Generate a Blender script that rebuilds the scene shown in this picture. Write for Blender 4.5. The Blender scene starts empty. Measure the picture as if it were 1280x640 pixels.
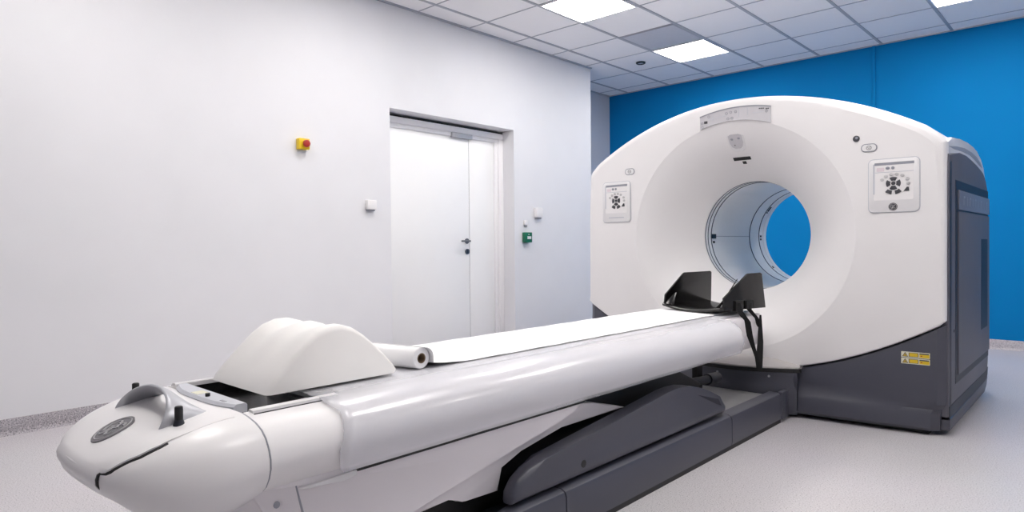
import bpy, bmesh, math, random
from mathutils import Vector, Matrix

random.seed(4)
S = bpy.context.scene
COL = S.collection
PI = math.pi
X0 = -2.19            # scanner axis (room x); every scanner shape is written as (dx, y, z) from it

# ------------------------------------------------------------------ materials
def new_mat(name):
    m = bpy.data.materials.new(name); m.use_nodes = True
    nt = m.node_tree
    return m, nt, nt.nodes['Principled BSDF']

def srgb(r, g, b):
    f = lambda c: (c/255/12.92) if c/255 <= .04045 else ((c/255+.055)/1.055)**2.4
    return (f(r), f(g), f(b), 1)

def plain(name, col, rough=.4, metal=0, coat=0, noise=0.0, nscale=40, bump=0.0, bscale=300):
    m, nt, b = new_mat(name)
    b.inputs['Base Color'].default_value = col
    b.inputs['Roughness'].default_value = rough
    b.inputs['Metallic'].default_value = metal
    b.inputs['Coat Weight'].default_value = coat
    tc = nt.nodes.new('ShaderNodeTexCoord')
    if noise:
        n = nt.nodes.new('ShaderNodeTexNoise'); n.inputs['Scale'].default_value = nscale
        nt.links.new(tc.outputs['Object'], n.inputs['Vector'])
        r = nt.nodes.new('ShaderNodeValToRGB')
        r.color_ramp.elements[0].position = .3; r.color_ramp.elements[1].position = .7
        r.color_ramp.elements[0].color = tuple(c*(1-noise) for c in col[:3])+(1,)
        r.color_ramp.elements[1].color = tuple(min(1, c*(1+noise)) for c in col[:3])+(1,)
        nt.links.new(n.outputs['Fac'], r.inputs['Fac'])
        nt.links.new(r.outputs['Color'], b.inputs['Base Color'])
    if bump:
        n = nt.nodes.new('ShaderNodeTexNoise'); n.inputs['Scale'].default_value = bscale
        nt.links.new(tc.outputs['Object'], n.inputs['Vector'])
        bp = nt.nodes.new('ShaderNodeBump'); bp.inputs['Strength'].default_value = bump
        bp.inputs['Distance'].default_value = .002
        nt.links.new(n.outputs['Fac'], bp.inputs['Height'])
        nt.links.new(bp.outputs['Normal'], b.inputs['Normal'])
    return m

def speckle(name, base, dark, light, rough=.4, scale=170, dpos=.36, lpos=.66):
    m, nt, b = new_mat(name)
    tc = nt.nodes.new('ShaderNodeTexCoord')
    n = nt.nodes.new('ShaderNodeTexNoise'); n.inputs['Scale'].default_value = scale
    n.inputs['Detail'].default_value = 1.5
    nt.links.new(tc.outputs['Object'], n.inputs['Vector'])
    r = nt.nodes.new('ShaderNodeValToRGB'); cr = r.color_ramp
    cr.elements[0].position = dpos-.05; cr.elements[0].color = dark
    cr.elements[1].position = lpos+.05; cr.elements[1].color = light
    e = cr.elements.new(dpos+.03); e.color = base
    e = cr.elements.new(lpos-.03); e.color = base
    nt.links.new(n.outputs['Fac'], r.inputs['Fac'])
    n2 = nt.nodes.new('ShaderNodeTexNoise'); n2.inputs['Scale'].default_value = 1.3
    nt.links.new(tc.outputs['Object'], n2.inputs['Vector'])
    mx = nt.nodes.new('ShaderNodeMixRGB'); mx.blend_type = 'MULTIPLY'; mx.inputs['Fac'].default_value = .06
    nt.links.new(r.outputs['Color'], mx.inputs['Color1']); nt.links.new(n2.outputs['Color'], mx.inputs['Color2'])
    nt.links.new(mx.outputs['Color'], b.inputs['Base Color'])
    b.inputs['Roughness'].default_value = rough
    return m

def emit(name, col, strength):
    m, nt, b = new_mat(name)
    b.inputs['Base Color'].default_value = (.9, .9, .9, 1)
    b.inputs['Emission Color'].default_value = col
    b.inputs['Emission Strength'].default_value = strength
    return m

LAMP = 21.5
M = {}
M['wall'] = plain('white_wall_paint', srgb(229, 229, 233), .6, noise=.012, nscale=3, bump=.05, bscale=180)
M['blue'] = plain('blue_wall_paint', srgb(0, 126, 192), .75, noise=.02, nscale=2, bump=.05, bscale=180)
M['blue'].node_tree.nodes['Principled BSDF'].inputs['Specular IOR Level'].default_value = .15
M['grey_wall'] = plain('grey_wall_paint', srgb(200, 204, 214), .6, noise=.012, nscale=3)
M['tile'] = plain('ceiling_tile', srgb(249, 247, 248), .8, noise=.02, nscale=260, bump=.15, bscale=220)
M['grid'] = plain('ceiling_grid_bar', srgb(176, 178, 186), .5, noise=.02)
M['floor'] = speckle('speckled_vinyl', srgb(206, 202, 206), srgb(150, 145, 151), srgb(228, 225, 228), .36, 190, .38, .64)
M['cove'] = speckle('speckled_skirting', srgb(168, 164, 169), srgb(112, 108, 114), srgb(205, 200, 204), .45, 150, .40, .60)
M['cove_pale'] = speckle('pale_skirting', srgb(192, 188, 193), srgb(150, 147, 152), srgb(215, 211, 215), .45, 130, .38, .62)
M['door'] = plain('white_door_laminate', srgb(247, 247, 248), .35, noise=.005, nscale=6)
M['frame'] = plain('white_frame_enamel', srgb(244, 243, 246), .35, noise=.008)
M['silver'] = plain('silver_metal', srgb(180, 181, 187), .42, metal=.4, noise=.02)
M['steel'] = plain('brushed_steel', srgb(120, 122, 126), .35, metal=.9, noise=.04)
M['white'] = plain('white_gloss_plastic', srgb(238, 236, 237), .36, coat=.08, noise=.008, nscale=5)
M['white2'] = plain('white_satin_plastic', srgb(232, 230, 232), .38, coat=.1, noise=.008, nscale=5)
M['shroud'] = plain('pale_grey_plastic', srgb(236, 232, 236), .42, noise=.008, nscale=5)
M['panel_white'] = plain('panel_white', srgb(232, 231, 233), .35, noise=.006)
M['key_pale'] = plain('pale_key', srgb(196, 194, 196), .4, noise=.02)
M['key_dark'] = plain('dark_key', srgb(70, 70, 76), .4, noise=.03)
M['pink'] = plain('pale_pink_label', srgb(226, 214, 220), .4, noise=.01)
M['lgrey'] = plain('light_grey_plastic', srgb(198, 200, 208), .4, noise=.01)
M['mgrey'] = plain('mid_grey_plastic', srgb(150, 152, 162), .4, noise=.01)
M['disp'] = plain('display_glass', srgb(205, 203, 208), .25, noise=.015, nscale=25)
M['dark'] = plain('charcoal_plastic', srgb(72, 73, 84), .38, noise=.02, nscale=8)
M['dark2'] = plain('side_charcoal', srgb(94, 94, 104), .5, noise=.02, nscale=8)
M['darker'] = plain('deep_charcoal', srgb(34, 36, 46), .5, noise=.03)
M['black'] = plain('black_rubber', srgb(18, 18, 20), .5, noise=.05)
M['carbon'] = plain('black_carbon', srgb(14, 13, 14), .2, coat=.0, noise=.08, nscale=60)
M['webbing'] = plain('black_webbing', srgb(15, 15, 17), .8, noise=.1, nscale=120)
M['bore'] = plain('pale_blue_bore', srgb(240, 242, 244), .3, noise=.01)
M['bore_line'] = plain('dark_blue_seam', srgb(36, 52, 74), .5, noise=.03)
M['foam'] = plain('cream_vinyl', srgb(244, 242, 240), .45, noise=.012, nscale=10, bump=.08, bscale=40)
M['paper'] = plain('white_tissue', srgb(246, 246, 248), .8, noise=.008, nscale=30, bump=.08, bscale=60)
M['card'] = plain('brown_card', srgb(120, 100, 78), .8, noise=.06)
M['mat'] = plain('pad_vinyl', srgb(236, 236, 240), .4, noise=.01)
M['yellow'] = plain('yellow_plastic', srgb(236, 200, 20), .4, noise=.02)
M['red'] = plain('red_plastic', srgb(170, 40, 30), .3, noise=.03)
M['green'] = plain('green_plastic', srgb(12, 105, 75), .35, noise=.02)
M['plaque'] = plain('grey_plaque', srgb(122, 120, 124), .4, noise=.04, nscale=60)
M['plaque_hi'] = plain('plaque_relief', srgb(176, 174, 178), .4, noise=.03)
M['label_yel'] = plain('label_yellow', srgb(222, 188, 40), .5, noise=.03)
M['label_pale'] = plain('label_cream', srgb(222, 220, 200), .5, noise=.02)
M['apron'] = plain('shaded_apron_plastic', srgb(186, 182, 182), .45, noise=.01)  # white-grey plastic, darkened so the colour carries the apron's shading
M['vent'] = plain('vent_grey', srgb(198, 199, 206), .6, noise=.02)
M['strip'] = plain('name_strip_grey', srgb(116, 120, 134), .4, noise=.03)
M['steelgrey'] = plain('grey_deck_metal', srgb(150, 150, 152), .45, metal=.3, noise=.04, nscale=20)
M['letter'] = plain('faint_letter_grey', srgb(140, 144, 156), .4, noise=.02)
M['lamp'] = emit('lamp_diffuser', (1, .965, .925, 1), LAMP)
# translucent plastic wrap: soft sheen, lets part of the light through
def film_mat():
    m, nt, b = new_mat('clear_plastic_wrap')
    b.inputs['Base Color'].default_value = srgb(245, 245, 251)
    b.inputs['Roughness'].default_value = .22
    b.inputs['Specular IOR Level'].default_value = .8
    b.inputs['Coat Weight'].default_value = .3
    tr = nt.nodes.new('ShaderNodeBsdfTransparent')
    mx = nt.nodes.new('ShaderNodeMixShader'); mx.inputs['Fac'].default_value = .4
    out = nt.nodes['Material Output']
    nt.links.new(tr.outputs[0], mx.inputs[1]); nt.links.new(b.outputs[0], mx.inputs[2])
    nt.links.new(mx.outputs[0], out.inputs['Surface'])
    tc = nt.nodes.new('ShaderNodeTexCoord'); mp = nt.nodes.new('ShaderNodeMapping')
    mp.inputs['Scale'].default_value = (9, .8, 9)
    n = nt.nodes.new('ShaderNodeTexNoise'); n.inputs['Scale'].default_value = 1.6; n.inputs['Detail'].default_value = 4
    bp = nt.nodes.new('ShaderNodeBump'); bp.inputs['Strength'].default_value = .12; bp.inputs['Distance'].default_value = .01
    nt.links.new(tc.outputs['Object'], mp.inputs['Vector']); nt.links.new(mp.outputs[0], n.inputs['Vector'])
    nt.links.new(n.outputs['Fac'], bp.inputs['Height']); nt.links.new(bp.outputs['Normal'], b.inputs['Normal'])
    return m
M['film'] = film_mat()

# ------------------------------------------------------------------ object helpers
def root_loc(p):
    v = Vector((0, 0, 0))
    while p is not None:
        v += Vector(p.location); p = p.parent
    return v

def finish(bm, name, mat, parent=None, smooth=35, loc=None):
    bmesh.ops.recalc_face_normals(bm, faces=bm.faces)
    me = bpy.data.meshes.new(name)
    off = root_loc(parent) if parent is not None else Vector(loc or (0, 0, 0))
    bmesh.ops.translate(bm, verts=bm.verts, vec=-off)
    bm.to_mesh(me); bm.free()
    mats = mat if isinstance(mat, (list, tuple)) else [mat]
    for m in mats: me.materials.append(M[m] if isinstance(m, str) else m)
    if smooth:
        for p in me.polygons: p.use_smooth = True
        me.set_sharp_from_angle(angle=math.radians(smooth))
    o = bpy.data.objects.new(name, me); COL.objects.link(o)
    if parent is not None: o.parent = parent
    else: o.location = off
    return o

def thing(name, loc, label, cat, group=None):
    o = bpy.data.objects.new(name, None); COL.objects.link(o)
    o.empty_display_size = .1
    o.location = loc; o['label'] = label; o['category'] = cat
    if group: o['group'] = group
    return o

def tag(o, label, cat, group=None):
    o['label'] = label; o['category'] = cat
    if group: o['group'] = group
    return o

def structure(o): o['kind'] = 'structure'; return o

def add_box(bm, x0, x1, y0, y1, z0, z1, bev=0, seg=2):
    r = bmesh.ops.create_cube(bm, size=1)
    vs = r['verts']
    for v in vs:
        v.co = Vector((x0+(v.co.x+.5)*(x1-x0), y0+(v.co.y+.5)*(y1-y0), z0+(v.co.z+.5)*(z1-z0)))
    if bev:
        es = list({e for v in vs for e in v.link_edges})
        bmesh.ops.bevel(bm, geom=es, offset=bev, segments=seg, profile=.5, affect='EDGES')
    return bm

def box(name, mat, parent, x0, x1, y0, y1, z0, z1, bev=0, loc=None, smooth=35):
    return finish(add_box(bmesh.new(), x0, x1, y0, y1, z0, z1, bev), name, mat, parent, smooth, loc)

def add_prism(bm, poly, fa, fb, bev=0, seg=2):
    """poly: list of 2D points; fa/fb map (a,b) -> 3D for each cap."""
    va = [bm.verts.new(fa(*p)) for p in poly]
    vb = [bm.verts.new(fb(*p)) for p in poly]
    f1 = bm.faces.new(va); f2 = bm.faces.new(vb[::-1])
    n = len(poly)
    fs = [bm.faces.new((va[i], vb[i], vb[(i+1) % n], va[(i+1) % n])) for i in range(n)]
    if bev:
        es = list(set(f1.edges) | set(f2.edges))
        bmesh.ops.bevel(bm, geom=es, offset=bev, segments=seg, profile=.5, affect='EDGES', clamp_overlap=True)
    return bm

def yz_prism(name, mat, parent, poly, xa, xb, bev=0, smooth=35, loc=None, seg=2):
    bm = add_prism(bmesh.new(), poly, lambda y, z: (xa, y, z), lambda y, z: (xb, y, z), bev, seg)
    return finish(bm, name, mat, parent, smooth, loc)

def xz_prism(name, mat, parent, poly, ya, yb, bev=0, smooth=35, loc=None, seg=2):
    bm = add_prism(bmesh.new(), poly, lambda x, z: (x, ya, z), lambda x, z: (x, yb, z), bev, seg)
    return finish(bm, name, mat, parent, smooth, loc)

def add_loft(bm, secs, closed=True, caps=True):
    rows = [[bm.verts.new(p) for p in s] for s in secs]
    for a, b in zip(rows, rows[1:]):
        n = len(a)
        for i in range(n if closed else n-1):
            j = (i+1) % n
            try: bm.faces.new((a[i], a[j], b[j], b[i]))
            except ValueError: pass
    if caps and closed:
        bm.faces.new(rows[0]); bm.faces.new(rows[-1][::-1])
    return rows

def loft(name, mat, parent, secs, closed=True, caps=True, smooth=35, loc=None):
    bm = bmesh.new(); add_loft(bm, secs, closed, caps)
    bmesh.ops.remove_doubles(bm, verts=bm.verts, dist=1e-5)
    return finish(bm, name, mat, parent, smooth, loc)

def add_tube(bm, path, r, n=10, cap=True):
    path = [Vector(p) for p in path]; rows = []
    up = None
    for i, p in enumerate(path):
        t = (path[min(i+1, len(path)-1)] - path[max(i-1, 0)]).normalized()
        if up is None: up = Vector((0, 0, 1)) if abs(t.z) < .9 else Vector((1, 0, 0))
        s = t.cross(up).normalized(); up = s.cross(t).normalized()
        rr = r[i] if isinstance(r, (list, tuple)) else r
        rows.append([bm.verts.new(p + (s*math.cos(a) + up*math.sin(a))*rr) for a in [2*PI*k/n for k in range(n)]])
    for a, b in zip(rows, rows[1:]):
        for i in range(n): bm.faces.new((a[i], a[(i+1) % n], b[(i+1) % n], b[i]))
    if cap: bm.faces.new(rows[0]); bm.faces.new(rows[-1][::-1])
    return bm

def tube(name, mat, parent, path, r, n=10, smooth=50, loc=None):
    return finish(add_tube(bmesh.new(), path, r, n), name, mat, parent, smooth, loc)

def add_disc(bm, c, axis, r, h, n=24, r2=None, bev=0):
    c = Vector(c); axis = Vector(axis).normalized()
    q = axis.to_track_quat('Z', 'Y')
    prof = [(r, 0), (r if r2 is None else r2, h)]
    if bev: prof = [(r, 0), (r, h-bev), (r-bev*.35, h-bev*.3), (r-bev, h)]
    rows = [[bm.verts.new(c + q @ Vector((a*math.cos(2*PI*k/n), a*math.sin(2*PI*k/n), z))) for k in range(n)] for a, z in prof]
    for a, b in zip(rows, rows[1:]):
        for i in range(n): bm.faces.new((a[i], a[(i+1) % n], b[(i+1) % n], b[i]))
    bm.faces.new(rows[0][::-1]); bm.faces.new(rows[-1])
    return bm

def disc(name, mat, parent, c, axis, r, h, n=24, r2=None, bev=0, loc=None):
    return finish(add_disc(bmesh.new(), c, axis, r, h, n, r2, bev), name, mat, parent, 40, loc)

def rrect(cx, cz, w, h, r, n=5):
    pts = []
    for sx, sz, a0 in ((1, 1, 0), (-1, 1, 90), (-1, -1, 180), (1, -1, 270)):
        for k in range(n+1):
            a = math.radians(a0 + 90*k/n)
            pts.append((cx+sx*(w/2-r)+r*math.cos(a), cz+sz*(h/2-r)+r*math.sin(a)))
    return pts

def ellipse(cx, cz, a, b, n=20):
    return [(cx+a*math.cos(2*PI*k/n), cz+b*math.sin(2*PI*k/n)) for k in range(n)]

# ------------------------------------------------------------------ room
XL, YB, ZC = -4.865, 7.765, 3.0
XF, YJ = -5.52, 6.42         # far left wall behind the step, and where the step is
XR, YN = 3.4, -2.6
DY0, DY1, DZ = 3.61, 5.12, 2.142   # door niche
XN = -5.04                   # back of the niche

def wall(name, mat, quads, **k):
    bm = bmesh.new()
    for q in quads:
        add_box(bm, *q)
    return structure(finish(bm, name, mat, None, 0))

wall('floor', 'floor', [(XF-.2, XR+.2, YN-.2, YB+.2, -.1, 0)])
wall('ceiling', 'tile', [(XF-.2, XR+.2, YN-.2, YB+.2, ZC, ZC+.1)])
# left wall with the door niche cut through it and the step at the far corner
bm = bmesh.new()
add_box(bm, XL-.65, XL, YN-.2, DY0, 0, ZC)
add_box(bm, XL-.65, XL, DY1, YJ, 0, ZC)
add_box(bm, XL-.65, XL, DY0, DY1, DZ, ZC)
add_box(bm, XL-.65, XN-.06, DY0, DY1, 0, DZ)
structure(finish(bm, 'wall_left', 'wall', None, 0))
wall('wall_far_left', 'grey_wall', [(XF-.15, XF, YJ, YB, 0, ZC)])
wall('wall_back', 'blue', [(XF-.15, XR+.2, YB, YB+.15, 0, ZC)])
wall('wall_right', 'wall', [(XR, XR+.15, YN-.2, YB, 0, ZC)])
wall('wall_front', 'wall', [(XL, XR, YN-.15, YN, 0, ZC)])

def skirting(name, mat, pts):
    """coved strip: profile (distance from wall, height) swept along a straight wall"""
    (xa, ya), (xb, yb), (nx, ny) = pts
    prof = [(0, 0), (.02, 0), (.013, .006), (.008, .014), (.006, .03), (.006, .086), (.004, .089), (0, .089)]
    secs = [[(x+nx*d, y+ny*d, z) for d, z in prof] for x, y in ((xa, ya), (xb, yb))]
    return structure(loft(name, mat, None, secs))
skirting('baseboard_left', 'cove', ((XL, YN), (XL, DY0), (1, 0)))
skirting('baseboard_left_far', 'cove', ((XL, DY1), (XL, YJ), (1, 0)))
skirting('baseboard_back', 'cove_pale', ((XF, YB), (XR, YB), (0, -1)))
skirting('baseboard_far_left', 'cove', ((XF, YJ), (XF, YB), (1, 0)))
skirting('baseboard_right', 'cove', ((XR, YN), (XR, YB), (-1, 0)))

# ceiling suspension grid: lines every 0.6 m
GX = [-4.62+.6*i for i in range(-1, 14)]
GY = [3.91+.6*j for j in range(-11, 7)]
bm = bmesh.new()
for x in GX:
    ya = YN if x > XL else YJ
    add_box(bm, x-.012, x+.012, ya, YB, ZC-.007, ZC+.01)
for y in GY:
    xa = XL if y < YJ else XF
    add_box(bm, xa, XR, y-.006, y+.006, ZC-.004, ZC+.01)
structure(finish(bm, 'trim_1', 'grid', None, 0))
bm = bmesh.new()                                   # wall angle round the edge
add_box(bm, XL, XL+.022, YN, YJ, ZC-.012, ZC+.005)
add_box(bm, XF, XF+.022, YJ, YB, ZC-.012, ZC+.005)
add_box(bm, XF, XR, YB-.022, YB, ZC-.008, ZC+.005)
structure(finish(bm, 'trim_2', 'grid', None, 0))
# narrow cover strip running up the blue wall
box('trim_3', 'blue', None, -2.309, -2.280, YB-.016, YB+.01, .089, ZC, .003)['kind'] = 'structure'

# ceiling light panels (2.4 m by 1.8 m pattern), each a square tray with a diffuser
def light(i, j, label, group=None):
    xa, ya = -4.62+.6*i, 3.91+.6*j
    t = thing('ceiling_light', (xa+.3, ya+.3, ZC-.012), label, 'ceiling light', group)
    bm = bmesh.new()
    for a in ((xa+.014, xa+.586, ya+.008, ya+.02), (xa+.014, xa+.586, ya+.58, ya+.592),
              (xa+.014, xa+.026, ya+.02, ya+.58), (xa+.574, xa+.586, ya+.02, ya+.58)):
        add_box(bm, *a, ZC-.012, ZC-.001)
    finish(bm, 'frame', 'frame', t, 0)
    box('diffuser', 'lamp', t, xa+.026, xa+.574, ya+.02, ya+.58, ZC-.009, ZC-.002)
    return t
light(1, 1, 'large bright square light panel at top centre above the door')
light(1, 4, 'bright square light panel touching the dark grey ceiling tile')
light(5, 4, 'light panel cut by the top right edge over the blue wall')
for i, j in ((5, 1), (9, 1), (9, -2), (1, -2), (5, -2), (1, -5), (5, -5)):
    light(i, j, 'square ceiling light panel overhead, out of view of the photo', 'ceiling lights out of view')

# dark grey ventilation tile between the two lights
t = thing('ceiling_vent', (-3.72, 6.01, ZC-.01), 'plain dark grey square vent tile next to the light panel', 'vent')
box('plate', 'vent', t, -4.02+.014, -3.42-.014, 5.71+.008, 6.31-.008, ZC-.006, ZC-.001)
bm = bmesh.new()
for a in ((-4.004, -3.436, 5.718, 5.728), (-4.004, -3.436, 6.292, 6.302), (-4.004, -3.994, 5.728, 6.292), (-3.446, -3.436, 5.728, 6.292)):
    add_box(bm, *a, ZC-.009, ZC-.0005)
finish(bm, 'rim', 'grid', t, 0)
# round recessed fitting
t = thing('recessed_spotlight', (-4.33, 6.62, ZC-.015), 'small round ceiling fitting with a dark rim beside the light panel', 'ceiling fitting')
bm = bmesh.new(); n = 32
rows = [[bm.verts.new((-4.33+r*math.cos(2*PI*k/n), 6.62+r*math.sin(2*PI*k/n), ZC+z)) for k in range(n)]
        for r, z in ((.052, .001), (.052, -.012), (.044, -.018), (.034, -.012), (.034, .001))]
for a, b in zip(rows, rows[1:]):
    for i in range(n): bm.faces.new((a[i], a[(i+1) % n], b[(i+1) % n], b[i]))
finish(bm, 'rim', 'black', t)
disc('lens', 'lgrey', t, (-4.33, 6.62, ZC-.001), (0, 0, -1), .033, .008)

# ------------------------------------------------------------------ door
d = bpy.data.objects.new('door_1', None); COL.objects.link(d); d.location = (XN, 4.365, 0); d['kind'] = 'structure'
bm = bmesh.new()                                      # frame: head and two jambs, stepped
add_box(bm, XN-.06, XN+.03, DY0, DY1, 2.06, 2.115, .004)
add_box(bm, XN-.06, XN+.015, DY0, DY1, 2.025, 2.06, .003)
add_box(bm, XN-.06, XN+.03, 5.055, DY1, 0, 2.06, .004)
add_box(bm, XN-.06, XN+.012, 5.012, 5.055, 0, 2.03, .003)
add_box(bm, XN-.06, XN+.03, DY0, 3.69, 0, 2.06, .004)
finish(bm, 'door_frame', 'frame', d)
box('shadow_gap', 'black', d, XN-.05, XN+.02, DY0, DY1, 2.116, 2.128)
box('wide_leaf', 'door', d, XN-.05, XN, 3.70, 4.668, .008, 2.03, .003)
box('narrow_leaf', 'door', d, XN-.05, XN, 4.674, 5.010, .008, 2.03, .003)
box('leaf_gap', 'black', d, XN-.04, XN-.006, 4.666, 4.676, .008, 2.03)
h = box('door_closer', 'silver', d, XN+.002, XN+.035, 4.43, 4.69, 2.015, 2.06, .004)
bm = bmesh.new()
add_disc(bm, (XN, 4.63, 1.045), (1, 0, 0), .026, .009)
add_tube(bm, [(XN+.005, 4.63, 1.045), (XN+.05, 4.63, 1.045), (XN+.058, 4.61, 1.045), (XN+.058, 4.515, 1.045)], .009)
finish(bm, 'door_handle', 'steel', d)
k = disc('keyhole_rose', 'steel', d, (XN, 4.635, .945), (1, 0, 0), .026, .009)
box('keyhole', 'black', k, XN+.008, XN+.0105, 4.631, 4.639, .93, .958)

# ------------------------------------------------------------------ things on the left wall
t = thing('emergency_button', (XL, 2.805, 1.755), 'yellow box with a red mushroom button on the white wall', 'emergency button')
box('housing', 'yellow', t, XL, XL+.05, 2.765, 2.850, 1.715, 1.795, .006)
bm = bmesh.new()
add_disc(bm, (XL+.05, 2.812, 1.755), (1, 0, 0), .014, .012)
add_disc(bm, (XL+.062, 2.812, 1.755), (1, 0, 0), .027, .02, bev=.008)
finish(bm, 'push_button', 'red', t)
box('mounting_plate', 'lgrey', t, XL, XL+.012, 2.775, 2.840, 1.700, 1.716, .002)

def sensor(y0, y1, z0, z1, dep, label):
    t = thing('wall_sensor', (XL, (y0+y1)/2, (z0+z1)/2), label, 'wall box')
    box('housing', 'white', t, XL, XL+dep, y0, y1, z0+.012, z1, .008)
    box('base_lip', 'mgrey', t, XL, XL+dep*.72, y0+.012, y1-.012, z0, z0+.014, .003)
    return t
sensor(3.355, 3.442, 1.285, 1.372, .045, 'small square white box on the wall left of the door')
sensor(5.415, 5.51, 1.272, 1.385, .045, 'larger white box on the wall right of the door')
sensor(5.25, 5.30, 1.192, 1.252, .025, 'tiny white box just above the green call point')
t = thing('call_point', (XL, 5.285, 1.075), 'green emergency door release box right of the door', 'call point')
box('housing', 'green', t, XL, XL+.045, 5.232, 5.337, 1.028, 1.130, .006)
box('window', 'panel_white', t, XL+.044, XL+.048, 5.262, 5.318, 1.062, 1.090, .001)
box('hood_mark', 'key_pale', t, XL+.044, XL+.047, 5.275, 5.293, 1.103, 1.113, .001)

# ------------------------------------------------------------------ gantry
G = thing('scanner_gantry', (X0, 4.9, 0), 'large white ring shaped scanner gantry with a charcoal base and an open bore', 'scanner')
ZB = 1.05                     # bore height
HW = 1.10
def P(dx, y, z): return (X0+dx, y, z)
def face_y(dx): return 4.165 + .03*dx*dx
def arch(dx): return 1.883 - .348*(abs(dx)/HW)**2.05
def low_arc(dx): return .247 + .28*dx*dx

def outline(hw=HW, top=0.0, low=None, rc=.035):
    """closed outline (counter-clockwise from the right lower corner) as dense points"""
    pts = []
    lo = low or low_arc
    zt = arch(hw) + top
    for k in range(21): pts.append((hw, lo(hw)+(zt-rc-lo(hw))*k/20))
    for k in range(1, 6):
        a = (PI/2)*k/6*.75; pts.append((hw-rc*(1-math.cos(a)), zt-rc+rc*math.sin(a)*1.0))
    n = 60
    for k in range(1, n):
        dx = (hw-rc) - 2*(hw-rc)*k/n; pts.append((dx, arch(dx)+top))
    for k in range(5, 0, -1):
        a = (PI/2)*k/6*.75; pts.append((-hw+rc*(1-math.cos(a)), zt-rc+rc*math.sin(a)))
    for k in range(20, -1, -1): pts.append((-hw, lo(hw)+(zt-rc-lo(hw))*k/20))
    for k in range(1, 50):
        dx = -hw + 2*hw*k/50; pts.append((dx, lo(dx)))
    return pts

def polar(pts, ths):
    out = []
    n = len(pts)
    for th in ths:
        c, s = math.cos(th), math.sin(th); best = None
        for i in range(n):
            x1, z1 = pts[i][0], pts[i][1]-ZB; x2, z2 = pts[(i+1) % n][0], pts[(i+1) % n][1]-ZB
            ex, ez = x2-x1, z2-z1
            den = c*ez - s*ex
            if abs(den) < 1e-12: continue
            r = (x1*ez - z1*ex)/den; u = (x1*s - z1*c)/den
            if r > 0 and -1e-9 <= u <= 1+1e-9 and (best is None or r > best): best = r
        out.append(best)
    return out

NT = 256
THS = [2*PI*k/NT for k in range(NT)]
RB, RF = .35, .69             # bore radius and flare rim radius
def flare_y(r, dx):
    t = max(0, min(1, (r-RB)/(RF-RB)))
    return face_y(dx) + (4.5-4.165)*(.42*(1-t) + .58*(1-t)**2.3)
RO = polar(outline(), THS)
secs = []
for r, y in ((RB+.012, 4.60), (RB, 4.53), (RB, 4.5)):
    secs.append([P(r*math.cos(a), y, ZB+r*math.sin(a)) for a in THS])
for k in range(1, 19):
    r = RB+(RF-RB)*(k/18)
    secs.append([P(r*math.cos(a), flare_y(r, r*math.cos(a)), ZB+r*math.sin(a)) for a in THS])
def edge_r(a, ro):
    x, z = ro*math.cos(a), ZB+ro*math.sin(a)
    if z < low_arc(min(abs(x), HW))+.03: return .010
    if z > 1.5: return .05
    return .022 + .028*max(0, (z-1.2)/.3)
for k in range(1, 7):
    row = []
    for a, ro in zip(THS, RO):
        e = edge_r(a, ro); r0 = RF; r = r0+(ro-e-r0)*k/6
        row.append(P(r*math.cos(a), face_y(r*math.cos(a))-.006*min(1, k/2), ZB+r*math.sin(a)))
    secs.append(row)
for k in range(1, 7):
    q = PI/2*k/6
    secs.append([P((ro-edge_r(a, ro)*(1-math.sin(q)))*math.cos(a), face_y(ro*math.cos(a))-.006+1.2*edge_r(a, ro)*(1-math.cos(q)), ZB+(ro-edge_r(a, ro)*(1-math.sin(q)))*math.sin(a)) for a, ro in zip(THS, RO)])
secs.append([P((ro-.002)*math.cos(a), 4.29, ZB+(ro-.002)*math.sin(a)) for a, ro in zip(THS, RO)])
secs.append([P((ro-.03)*math.cos(a), 4.29, ZB+(ro-.03)*math.sin(a)) for a, ro in zip(THS, RO)])
front = loft('front_cover', 'white', G, secs, True, False, 14)

# main body shell, rounded at the top rear
def rear_drop(y):
    R = .42; y1 = 5.62
    return 0 if y < y1-R else (R - math.sqrt(max(0, R*R-(y-(y1-R))**2)))*.75
def body_section(y):
    hw = 1.085; dz = rear_drop(y)
    pts = []
    zt = arch(hw)
    base = outline(hw, .010, lambda x: .06, .05)
    return [P(x, y, z-(dz*max(0, (z-1.0)/.9) if z > 1.0 else 0)) for x, z in base]
ys = [4.285, 4.6, 4.9, 5.2] + [5.2+.42*math.sin(PI/2*k/10) for k in range(1, 10)] + [5.6]
first = [(X0+(x-X0)*.93, 4.270, 1.0+(z-1.0)*.93) for x, y, z in body_section(4.285)]
second = [(X0+(x-X0)*.992, 4.272, 1.0+(z-1.0)*.992) for x, y, z in body_section(4.285)]
loft('body_shell', 'white2', G, [first, second] + [body_section(y) for y in ys], True, False, 30)
# back cover with the bore opening
bs = [(p[0]-X0, p[2]) for p in body_section(5.6)]
rr = polar(bs, THS)
secs = [[P(r*math.cos(a), y, ZB+r*math.sin(a)) for a in THS] for r, y in ((RB, 5.50), (RB+.003, 5.58), (RB+.02, 5.605))]
for k in range(1, 5):
    secs.append([P((RB+.02+(ro-RB-.02)*k/4)*math.cos(a), 5.605-.005*(k == 4), ZB+(RB+.02+(ro-RB-.02)*k/4)*math.sin(a)) for a, ro in zip(THS, rr)])
loft('back_cover', 'white2', G, secs, True, False, 30)

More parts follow.
